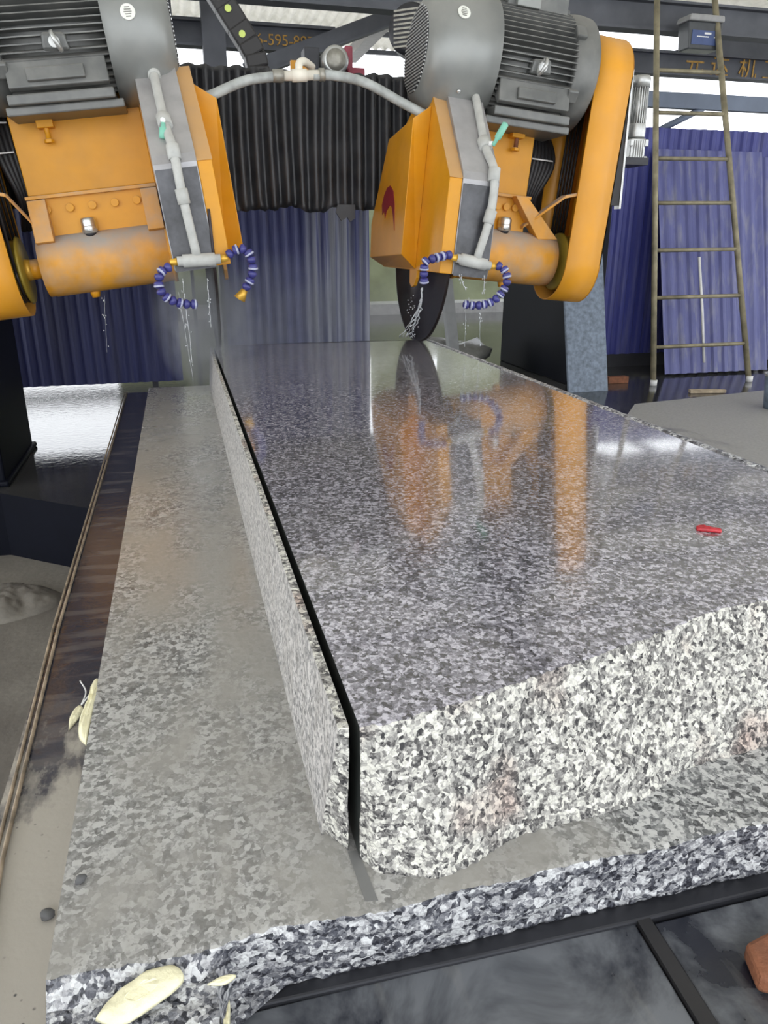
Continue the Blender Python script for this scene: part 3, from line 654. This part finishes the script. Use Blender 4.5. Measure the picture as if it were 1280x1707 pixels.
    nb().box(b0-.03, b0, -.04, .30, wc+.28, wc+.72).out('side_rib', YELD, bd, .002)
    for cu in P['clamp']:
        cl = nb().box(cu-.035, cu+.035, -.06, 0, wc+.575, wc+.61).out('clamp_block', YEL, bd, .003)
        for q_ in (-.04, .022): nb().box(cu+q_, cu+q_+.012, -.05, 0, wc+.61, wc+.67).out('clamp_ear', YEL, bd, .002)
        nb().cyl((cu, -.035, wc+.515), (cu, -.035, wc+.64), .011, seg=10).out('clamp_screw', RUST if s > 0 else YEL, bd)
        nb().lathe([(0, .022), (.016, .022)], 'z', c=(cu, -.035, wc+.515), seg=6).out('clamp_nut', YEL, bd, .002)
    nb().box(b0+.02, b1+.12, .03, .35, wc+.72, wc+.745).out('motor_plate', DARKM, bd, .003)
    # motor
    W = P['mw']; m0, m1, m2 = P['mu']     # cover end, cover/fins, end bell
    Rb = .215; m = nb(); m.cyl((m1, 0, W), (m2, 0, W), Rb, seg=48)
    for k in range(60):
        a = 2*PI*k/60
        if abs(((a-1.5*PI+PI) % (2*PI))-PI) < .42: continue
        M = Matrix.Translation((0, 0, W)) @ Matrix.Rotation(a, 4, 'X'); m.box(m1-.01, m2-.015, Rb-.01, Rb+.048, -.0025, .0025, M)
    mo = m.out('motor', MOTG, e)
    nb().lathe([(m2-.02, .24), (m2-.015, .262), (m2+.05, .268), (m2+.10, .262), (m2+.12, .235), (m2+.125, .06)], 'x', c=(0, 0, W)).out('end_bell', MOTG, mo)
    for k in range(6):
        a = PI/6+k*PI/3; nb().box(m2-.035, m2+.02, .235, .285, -.03, .03, Matrix.Translation((0, 0, W)) @ Matrix.Rotation(a, 4, 'X')).out('bell_lug', MOTG, mo, .008)
    cv = nb().lathe([(m0, .18), (m0+.004, .195), (m0+.018, .222), (m0+.05, .255), (m0+.09, .270), (m0+.14, .275), (m1+.008, .277), (m1+.008, .270)], 'x', c=(0, 0, W), seg=72).out('fan_cover', COVG, e)
    m = nb()
    for k in range(25):
        z = -.18 + k*.015; hw = math.sqrt(max(0, .185**2 - z*z)); m.box(m0-.004, m0+.003, -hw, hw, W+z-.0035, W+z+.0035)
    m.out('fan_grille', ALU, cv)
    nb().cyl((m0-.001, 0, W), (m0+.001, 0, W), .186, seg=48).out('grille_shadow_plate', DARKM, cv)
    # badge on the cover, facing the front
    ba = P['badge']; M = Matrix.Translation((ba[0], 0, W)) @ Matrix.Rotation(ba[1], 4, 'X')
    m = nb(); m.tube([M @ Vector((0, -.274, 0)), M @ Vector((0, -.281, 0))], .030, 28); bg = m.out('badge', BADGE, cv)
    m = nb(); 
    for k in range(-2, 3): m.box(-.016+abs(k)*.003, .016-abs(k)*.003, -.2825, -.2812, k*.0085-.0018, k*.0085+.0018, M)
    m.out('badge_print', INK, cv)
    M = Matrix.Translation((ba[2], 0, W)) @ Matrix.Rotation(ba[3], 4, 'X'); m = nb(); m.tube([M @ Vector((0, -.274, 0)), M @ Vector((0, -.284, 0)), M @ Vector((0, -.287, 0))], [.010, .010, .005], 14); m.out('cover_screw', CHROME, cv)
    # lifting eye at the front
    eu = P['eye']; M = Matrix.Translation((eu, 0, W)) @ Matrix.Rotation(P['eya'], 4, 'X')
    nb().prism([(-.055, -.035), (.055, -.03), (.045, .035), (-.045, .03)], -.272, -.215, 'y').out('eye_boss', MOTG, mo, .012).matrix_local = M if s > 0 else Matrix.Diagonal((-1, 1, 1, 1)) @ M @ Matrix.Diagonal((-1, 1, 1, 1))
    C = [M @ Vector((-.01+.0*k + .032*math.cos(k*PI/9)*.35, -.30 - .030*math.sin(k*PI/9), .032*math.cos(k*PI/9))) for k in range(19)]
    nb().tube(C, .009, 8).out('lifting_eye', ALU, mo); nb().tube([M @ Vector((0, -.26, 0)), M @ Vector((0, -.285, 0))], .022, 12).out('eye_base', ALU, mo)
    # feet, terminal box
    ft = nb(); ft.prism([(-.235, W-.10), (-.255, W-.205), (-.225, W-.215), (-.15, W-.15)], m1+.03, m2-.02, 'x'); ft.out('foot_casting', MOTG, mo, .006)
    nb().prism([(-.262, W-.135), (-.272, W-.185), (-.25, W-.19), (-.24, W-.135)], m1+.12, m2-.10, 'x').out('foot_boss', MOTG, mo, .006)
    nb().box(m1+.02, m2-.0, -.24, .24, W-.265, W-.225).out('motor_foot', MOTG, mo, .006)
    nb().box(m1-.01, m2+.02, -.21, .26, W-.30, W-.266).out('slide_rail', MOTG, mo, .006)
    nb().box(m1+.06, m2-.04, -.13, .10, W+.20, W+.33).out('terminal_box', MOTG, mo, .01); nb().box(m1+.10, m1+.22, -.16, -.12, W+.22, W+.285).out('nameplate', COVG, mo, .004)
    # belt guard: racetrack band, outer plate, pulleys, belts
    g0, g1 = P['gu']; rr = .205; lo, hi = wc, W
    def race(r_, n=18):
        a = [(r_*math.cos(t), hi+r_*math.sin(t)) for t in [PI*k/n for k in range(n+1)]]
        return a + [(r_*math.cos(t), lo+r_*math.sin(t)) for t in [PI+PI*k/n for k in range(n+1)]]
    m = nb(); O_, I_ = race(rr), race(rr-.006); n = len(O_)
    V = [[m.b.verts.new((x, p[0], p[1])) for p in q] for q, x in ((O_, g0), (O_, g1), (I_, g1), (I_, g0))]
    for a_, b_2 in ((0, 1), (1, 2), (2, 3), (3, 0)):
        for i in range(n):
            f = m.b.faces.new((V[a_][i], V[a_][(i+1) % n], V[b_2][(i+1) % n], V[b_2][i])); f.smooth = a_ in (0, 2)
    gd = m.out('belt_guard', YELC, e)
    nb().prism(race(rr), g1-.006, g1, 'x').out('guard_plate', YELC, gd)
    for cz, pr in ((lo, .145), (hi, .12)):
        pu_ = nb().lathe([(pg+.055, .03), (pg+.055, pr), (pg+.065, pr+.008), (pg+.07, pr-.008), (pg+.16, pr-.008), (pg+.165, pr+.005), (pg+.17, .03)], 'x', c=(0, 0, cz)).out('pulley', OLIVE, e)
        nb().lathe([(pg+.03, .045), (pg+.058, .05)], 'x', c=(0, 0, cz), seg=24).out('pulley_hub', BRASS, pu_)
    for k in range(5):
        u = pg+.08+k*.018; m = nb(); m.tube([(u, -.137, lo), (u, -.112, hi)], .0075, 6); m.tube([(u, .137, lo), (u, .112, hi)], .0075, 6)
        m.tube([(u, .137*math.cos(t), lo+.137*math.sin(t)) for t in [PI+PI*j/14 for j in range(15)]], .0075, 6); m.out('drive_belt', RUBB, e)
    # strap from body to guard
    sp_ = [(b1-.02, -.03, wc+.16), (g0-.05, -.15, wc+.32), (g0+.0, -.165, wc+.335), (g0+.16, -.165, wc+.33)]
    m = nb(); prev = None
    for i, p in enumerate(sp_):
        p = Vector(p); r_ = [m.b.verts.new(p+Vector(d)) for d in ((0, -.028, -.012), (0, .03, -.012), (0, .03, .004), (0, -.028, .004))]
        if prev: 
            for k in range(4): m.b.faces.new((prev[k], prev[(k+1) % 4], r_[(k+1) % 4], r_[k]))
        else: m.b.faces.new(r_)
        prev = r_
    m.b.faces.new(prev); m.out('guard_strap', YELD, e, .003)
    for k in range(P['cables']):
        x = b1+.03+k*.022; nb().tube(catmull([(x, .10+.03*k, wc+.72), (x-.015, .05, wc+.5), (x-.02-.01*k, .08, wc+.30), (x-.01, .2, wc+.18)], 8), .014, 8).out('cable', RUBB, e)
    if P['cables']:
        nb().tube([(b1+.01, .03, wc+.62), (b1+.13, .03, wc+.63)], .004, 6).out('cable_tie', WHITE, e); nb().tube([(b1+.01, .02, wc+.50), (b1+.13, .02, wc+.50)], .004, 6).out('cable_tie', WHITE, e)
    return e
LP = dict(rb=.53, bt=5, pipe=[(.085, .70, -.0), (.095, .70, .05), (.095, .48, .045), (.085, .36, .045), (.085, .18, .04), (.075, -.06, .035)], vh=(.02, -.07), tee=(-.02, .16, -.006),
          loc=[[(-.05, -.555, -.07), (-.09, -.56, -.05), (-.135, -.56, -.06), (-.15, -.56, -.12), (-.135, -.555, -.17), (-.10, -.55, -.215)],
               [(.19, -.555, -.08), (.235, -.57, -.10), (.255, -.58, -.15), (.235, -.575, -.20), (.18, -.56, -.235), (.11, -.55, -.25)]],
          ringf=lambda k: k % 2 == 1, nozzle=True, su=.77, wc=-.03, cap=.52, body=(.185, .755), clamp=(.60,), mw=.875, mu=(-.02, .25, .70), badge=(.15, -.10, .14, 1.0), eye=.46, eya=.20, gu=(.87, 1.07), po=-.025, tilt=7, cables=4)
RP = dict(rb=.475, bt=3, logo=True, pipe=[(.12, .76, .0), (.135, .76, .06), (.13, .48, .045), (.145, .35, .045), (.135, .16, .04), (.10, -.03, .035)], vh=(.07, .09), tee=(.0, .17, .010),
          loc=[[(-.03, -.555, -.02), (-.07, -.57, -.03), (-.12, -.58, -.045), (-.155, -.58, -.06), (-.155, -.57, -.10), (-.145, -.56, -.155)],
               [(.20, -.555, -.045), (.235, -.57, -.06), (.255, -.58, -.11), (.235, -.575, -.17), (.195, -.56, -.215), (.13, -.55, -.235), (.07, -.54, -.235)]],
          ringf=lambda k: k % 3 != 0, su=.735, wc=.01, cap=.43, body=(.185, .555), wide=True, clamp=(.44,), mw=.905, mu=(-.13, .20, .62), badge=(.01, -.45, .04, .74), eye=.42, eya=.16, gu=(.745, .945), po=.03, tilt=5.5, cables=7)
head(-1, (.157, 1.21), 'left cutting head, yellow and grey, its blade running in the kerf', LP)
head(1, (1.257, 1.165), 'right cutting head, yellow with a dark red logo on its hood', RP)

# ------------------------------------------------------------ bellows, hose, chain and other machine things
m = MB(); npl = 40; rows = []; xs = []; x0, x1 = -.95, 2.3; n = npl*6; nzb = 26
zt = lambda x: 2.06 + .012*noise.noise(Vector((x*9, 1, 1))) - .04*max(0, x-1.2)
zb = lambda x: 1.375 + .02*noise.noise(Vector((x*7, 5, 1)))
for k in range(nzb+1):
    t = k/nzb; r = []
    for i in range(n+1):
        x = x0 + (x1-x0)*i/n; z = zb(x)+(zt(x)-zb(x))*t; ph = (i/6+.12*noise.noise(Vector((x*3, z*.8, 0)))) % 1
        tri = .5+.5*math.cos(2*PI*ph); d = .050*tri*(1+.3*noise.noise(Vector((x*5, 0, 3)))) + .02*noise.noise(Vector((x*6, z*1.5, 2)))
        xx = x + .010*noise.noise(Vector((x*4, z*2, 7))) 
        if t < .10: d += .035*(1-t/.10)*noise.noise(Vector((x*30, z*50, 3))); z += .02*(1-t/.1)*noise.noise(Vector((x*26, z*20, 9)))
        r.append(m.b.verts.new((xx, 4.47+d, z)))
    rows.append(r)
for k in range(nzb):
    for i in range(n): m.b.faces.new((rows[k][i], rows[k][i+1], rows[k+1][i+1], rows[k+1][i])).smooth = True
be = m.out('bellows_cover', BELL, loc=(.7, 4.5, 1.38)); so = be.modifiers.new('thickness', 'SOLIDIFY'); so.thickness = .003
tag(be, 'black pleated bellows curtain stretched between the two cutting heads', 'bellows')
m = MB(); m.prism([(.90, 1.40), (1.0, 1.40), (1.0, 1.33), (.97, 1.31), (.955, 1.335), (.92, 1.315), (.89, 1.36)], 4.43, 4.445, 'y'); q = m.out('torn_flap', BELL, be); q.location = -be.location
m = MB(); m.box(-1.5, 2.5, 4.62, 4.95, 1.45, 2.0); tag(m.out('cross_beam', NAVY, loc=(.5, 4.8, 1.45)), 'dark machine cross beam behind the pleated black bellows', 'beam')

e = empty('water_hose', (.7, 3.95, 1.95)); tag(e, 'grey water hose with a cream tee arching between the two heads', 'hose'); O = -e.location
for P_ in ([(.13, 3.9, 1.80), (.22, 3.92, 1.83), (.38, 3.95, 1.90), (.53, 3.97, 1.93)], [(.70, 3.97, 1.94), (.80, 3.97, 1.945), (.95, 3.96, 1.92), (1.12, 3.93, 1.84), (1.27, 3.9, 1.77)]):
    q = MB().tube(catmull(P_, 8), .022, 14).out('hose', HOSEG, e); q.location = O
q = MB().tube([(.51, 3.97, 1.93), (.53, 3.97, 1.931), (.56, 3.97, 1.932)], .028, 14).out('hose_clamp', GALV, e); q.location = O
q = MB().tube([(.73, 3.97, 1.945), (.755, 3.97, 1.947)], .028, 14).out('hose_clamp', GALV, e); q.location = O
q = MB().tube([(.54, 3.97, 1.931), (.60, 3.97, 1.935), (.601, 3.97, 1.935), (.67, 3.97, 1.94), (.671, 3.97, 1.94), (.74, 3.97, 1.945)], [.022, .022, .028, .028, .022, .022], 16).out('pipe_tee', PVCC, e); q.location = O
q = MB().tube(catmull([(.635, 3.975, 1.95), (.64, 3.99, 1.99), (.67, 4.02, 2.005), (.72, 4.1, 2.0)], 6), .018, 12).out('tee_elbow', PVCC, e); q.location = O
# cable chain
e = empty('drag_chain', (.45, 4.6, 2.1)); tag(e, 'black cable drag chain with lime green dots above the bellows', 'cable chain'); O = -e.location
C = catmull([(.20, 4.62, 2.62), (.30, 4.62, 2.45), (.42, 4.62, 2.27), (.50, 4.61, 2.14), (.515, 4.6, 2.03), (.50, 4.6, 1.95)], 6)
for i in range(0, len(C)-3, 3):
    a, b = C[i], C[i+3]; d = (b-a); a_ = math.atan2(d.x, d.z); M = Matrix.Translation((a+b)/2) @ Matrix.Rotation(a_, 4, 'Y')
    q = MB().box(-.058, .058, -.05, .05, -d.length*.56, d.length*.56, M).out('chain_link', RUBB, e, .01); q.location = O
for px in ((.372, 2.335), (.437, 2.225), (.477, 2.105), (.500, 2.02)):
    q = MB().cyl((px[0], 4.565, px[1]), (px[0], 4.56, px[1]), .017, seg=20).out('lime_dot', LIME, e); q.location = O
# gearmotor and black plate behind the right guard
m = MB(); m.box(2.18, 2.725, 4.55, 4.60, 1.42, 2.25); pe = m.out('end_plate', RUBB, loc=(2.4, 4.57, 1.42)); tag(pe, 'black end plate with a pale edge behind the right belt guard', 'plate')
q = MB().box(2.727, 2.740, 4.545, 4.605, 1.40, 2.17).out('pale_edge_strip', ALU, pe); q.location = -pe.location
def gearmotor(loc):
    e = empty('gear_motor', loc); e.scale = (.7, .7, .7); tag(e, 'silver upright gear motor right of the right belt guard', 'gear motor')
    MB().lathe([(0, .06), (.01, .085), (.12, .085)], 'z', c=(0, 0, -.12), seg=24).out('flange', ALU, e, .003)
    m = MB(); m.cyl((0, 0, 0), (0, 0, .30), .068, seg=28)
    for k in range(24): m.box(.064, .082, -.003, .003, .0, .29, Matrix.Rotation(2*PI*k/24, 4, 'Z'))
    m.out('motor_body', ALU, e); MB().lathe([(0, .088), (.075, .088), (.095, .078), (.10, .04)], 'z', c=(0, 0, .29), seg=32).out('fan_cover', ALU, e)
    g = MB().box(-.075, .075, -.07, .07, -.34, -.12).out('gearbox', ALU, e, .012); m = MB()
    for k in range(5): m.box(-.045+k*.022, -.037+k*.022, -.083, -.07, -.32, -.14)
    m.out('gearbox_rib', ALU, g)
    for a in (-1, 1):
        for z in (-.16, -.30): MB().box(a*.075-.018, a*.075+.018, -.088, -.06, z-.03, z+.03).out('gearbox_lug', ALU, g, .006)
    MB().box(-.30, .0, -.26, .04, -.36, -.30).out('adapter', DARKM, e)
gearmotor((2.915, 4.75, 1.91))
# second motor peeking out behind the right fan cover
e = empty('blower_motor', (1.44, 4.75, 2.33)); tag(e, 'small motor with a dark fan grille peeking out behind the right head', 'motor')
MB().lathe([(-.10, .10), (-.09, .13), (.25, .13)], 'x', seg=40).out('housing', DARKM, e); MB().lathe([(-.03, .12), (-.03, .145), (.0, .145), (.0, .12)], 'x', seg=40).out('band', ALU, e); m = MB()
for k in range(9): m.box(-.106, -.10, -.09, .09, -.09+k*.022, -.08+k*.022)
m.out('fan_grille', GALV, e); e.rotation_euler = (0, 0, .85)
# small motor and red fittings above the bellows
e = empty('traverse_motor', (.945, 4.72, 2.145)); tag(e, 'small round silver motor end above the middle of the bellows', 'motor')
MB().lathe([(-.10, .05), (-.10, .062), (-.09, .073), (.12, .073)], 'y', seg=36).out('motor_body', ALU, e); MB().lathe([(-.103, .02), (-.103, .055), (-.098, .055)], 'y', seg=30).out('end_cap', GALV, e); MB().box(-.16, -.075, -.02, .1, -.06, .07).out('bracket', DARKM, e, .005)
MB().box(-.24, -.14, -.03, .0, -.05, .0).out('yellow_tab', YEL, e, .003)
e = empty('red_connector', (1.065, 4.75, 2.10)); tag(e, 'pair of dusty red plug housings beside the small round motor', 'connector'); RD = plain('faded_red', (.32, .06, .09), .6)
MB().box(-.045, .0, -.02, .04, .02, .14).out('socket', RD, e, .008); MB().box(-.03, .07, -.02, .04, -.05, .035).out('socket', RD, e, .008)

# ------------------------------------------------------------ water and spray
def streams(name, label, items, loc):
    m = MB()
    for (x, y, z1, z0, dx, r) in items:
        P_ = []; k = 0
        nn = 16
        for k in range(nn): t = k/(nn-1); P_.append((x + dx*t + .004*noise.noise(Vector((t*9, x*30, 0))), y, z1+(z0-z1)*t))
        m.tube(P_, [r*(.5+.6*abs(noise.noise(Vector((k*.9, x*50, 2))))) for k in range(nn)], 6)
        for q in range(9):
            t = random.random(); m.blob((x+dx*t+random.uniform(-.012, .012), y+random.uniform(-.02, .02), z1+(z0-z1)*t), (.0025, .0025, random.uniform(.003, .006)), 1)
    return tag(m.out(name, WATER, loc=loc), label, 'water', kind='stuff')
streams('water_drips', 'water dripping from the hoses of the left head beside its blade', [(.022, 3.45, 1.055, .70, .01, .002), (.124, 3.45, 1.055, .85, .0, .002), (.00, 3.46, 1.0, .62, .03, .0012), (-.34, 3.9, .97, .70, -.02, .001)], (.03, 3.45, .7))
streams('water_drips', 'water dripping from the hoses of the right head beside its blade', [(1.275, 3.46, 1.06, .99, .035, .0035), (1.402, 3.46, 1.055, .97, .0, .0025), (1.40, 3.5, .93, .72, .01, .0012), (1.33, 3.5, .95, .72, .0, .001)], (1.35, 3.46, .7))
m = MB()
for j in range(5):
    m.tube([p + Vector((.010*noise.noise(Vector((k*.5, j*9, 1)))*(.4+k*.1), .006*j-.012, 0)) for k, p in enumerate(catmull([(1.098+.004*j, 3.5, 1.0), (1.117, 3.55, .93), (1.121-.006*j, 3.62, .84), (1.122-.012*j, 3.75, .745)], 8))], [.0015+.0035*abs(noise.noise(Vector((k*.9, j*3, 1)))) for k in range(25)], 6)
for j in range(40):
    m.blob((1.11+random.uniform(-.03, .02), 3.62+random.uniform(-.05, .05), random.uniform(.76, .96)), random.uniform(.0015, .0035), 1)
if 0: m.tube(catmull([(1.098, 3.5, 1.0), (1.117, 3.55, .93), (1.121, 3.62, .84), (1.122, 3.75, .745)], 8), [.006+.007*abs(noise.noise(Vector((k*.7, 3, 1)))) for k in range(25)], 8);
tag(m.out('water_jet', WATER, loc=(1.08, 3.5, .9)), 'water jet running down the dark face of the right blade', 'water')

def mist(loc, rad, dens, label, yscale=1):
    n = NT('spray_mist'); t = n.t; t.nodes.remove(n.b)
    v = t.nodes.new('ShaderNodeVolumePrincipled'); v.inputs['Color'].default_value = (.93, .95, 1, 1); v.inputs['Anisotropy'].default_value = .1
    ln = t.nodes.new('ShaderNodeVectorMath'); ln.operation = 'LENGTH'; n.link(n.co, ln.inputs[0])
    f = n.ramp(ln.outputs['Value'], [(.15, 1), (.95, 0)]); ns = n.ramp(n.noise(2.6, det=3), [(.35, .15), (.70, 1)])
    n.link(n.math('MULTIPLY', n.math('MULTIPLY', f, ns), dens), v.inputs['Density'])
    n.link(v.outputs[0], t.nodes['Material Output'].inputs['Volume'])
    m = MB(); bmesh.ops.create_icosphere(m.b, subdivisions=3, radius=1); o = m.out('spray_mist', n.m); o.location = loc; o.scale = rad
    return tag(o, label, 'mist', kind='stuff')
mist((.12, 3.75, .86), (.27, .35, .42), 10, 'white water mist hanging around the left blade above the kerf')
mist((.75, 4.75, .72), (.80, .30, .50), 3.5, 'thin haze of spray drifting over the far end of the granite block')
mist((1.35, 4.12, .90), (.34, .22, .36), 1.8, 'thin spray haze around the right blade')
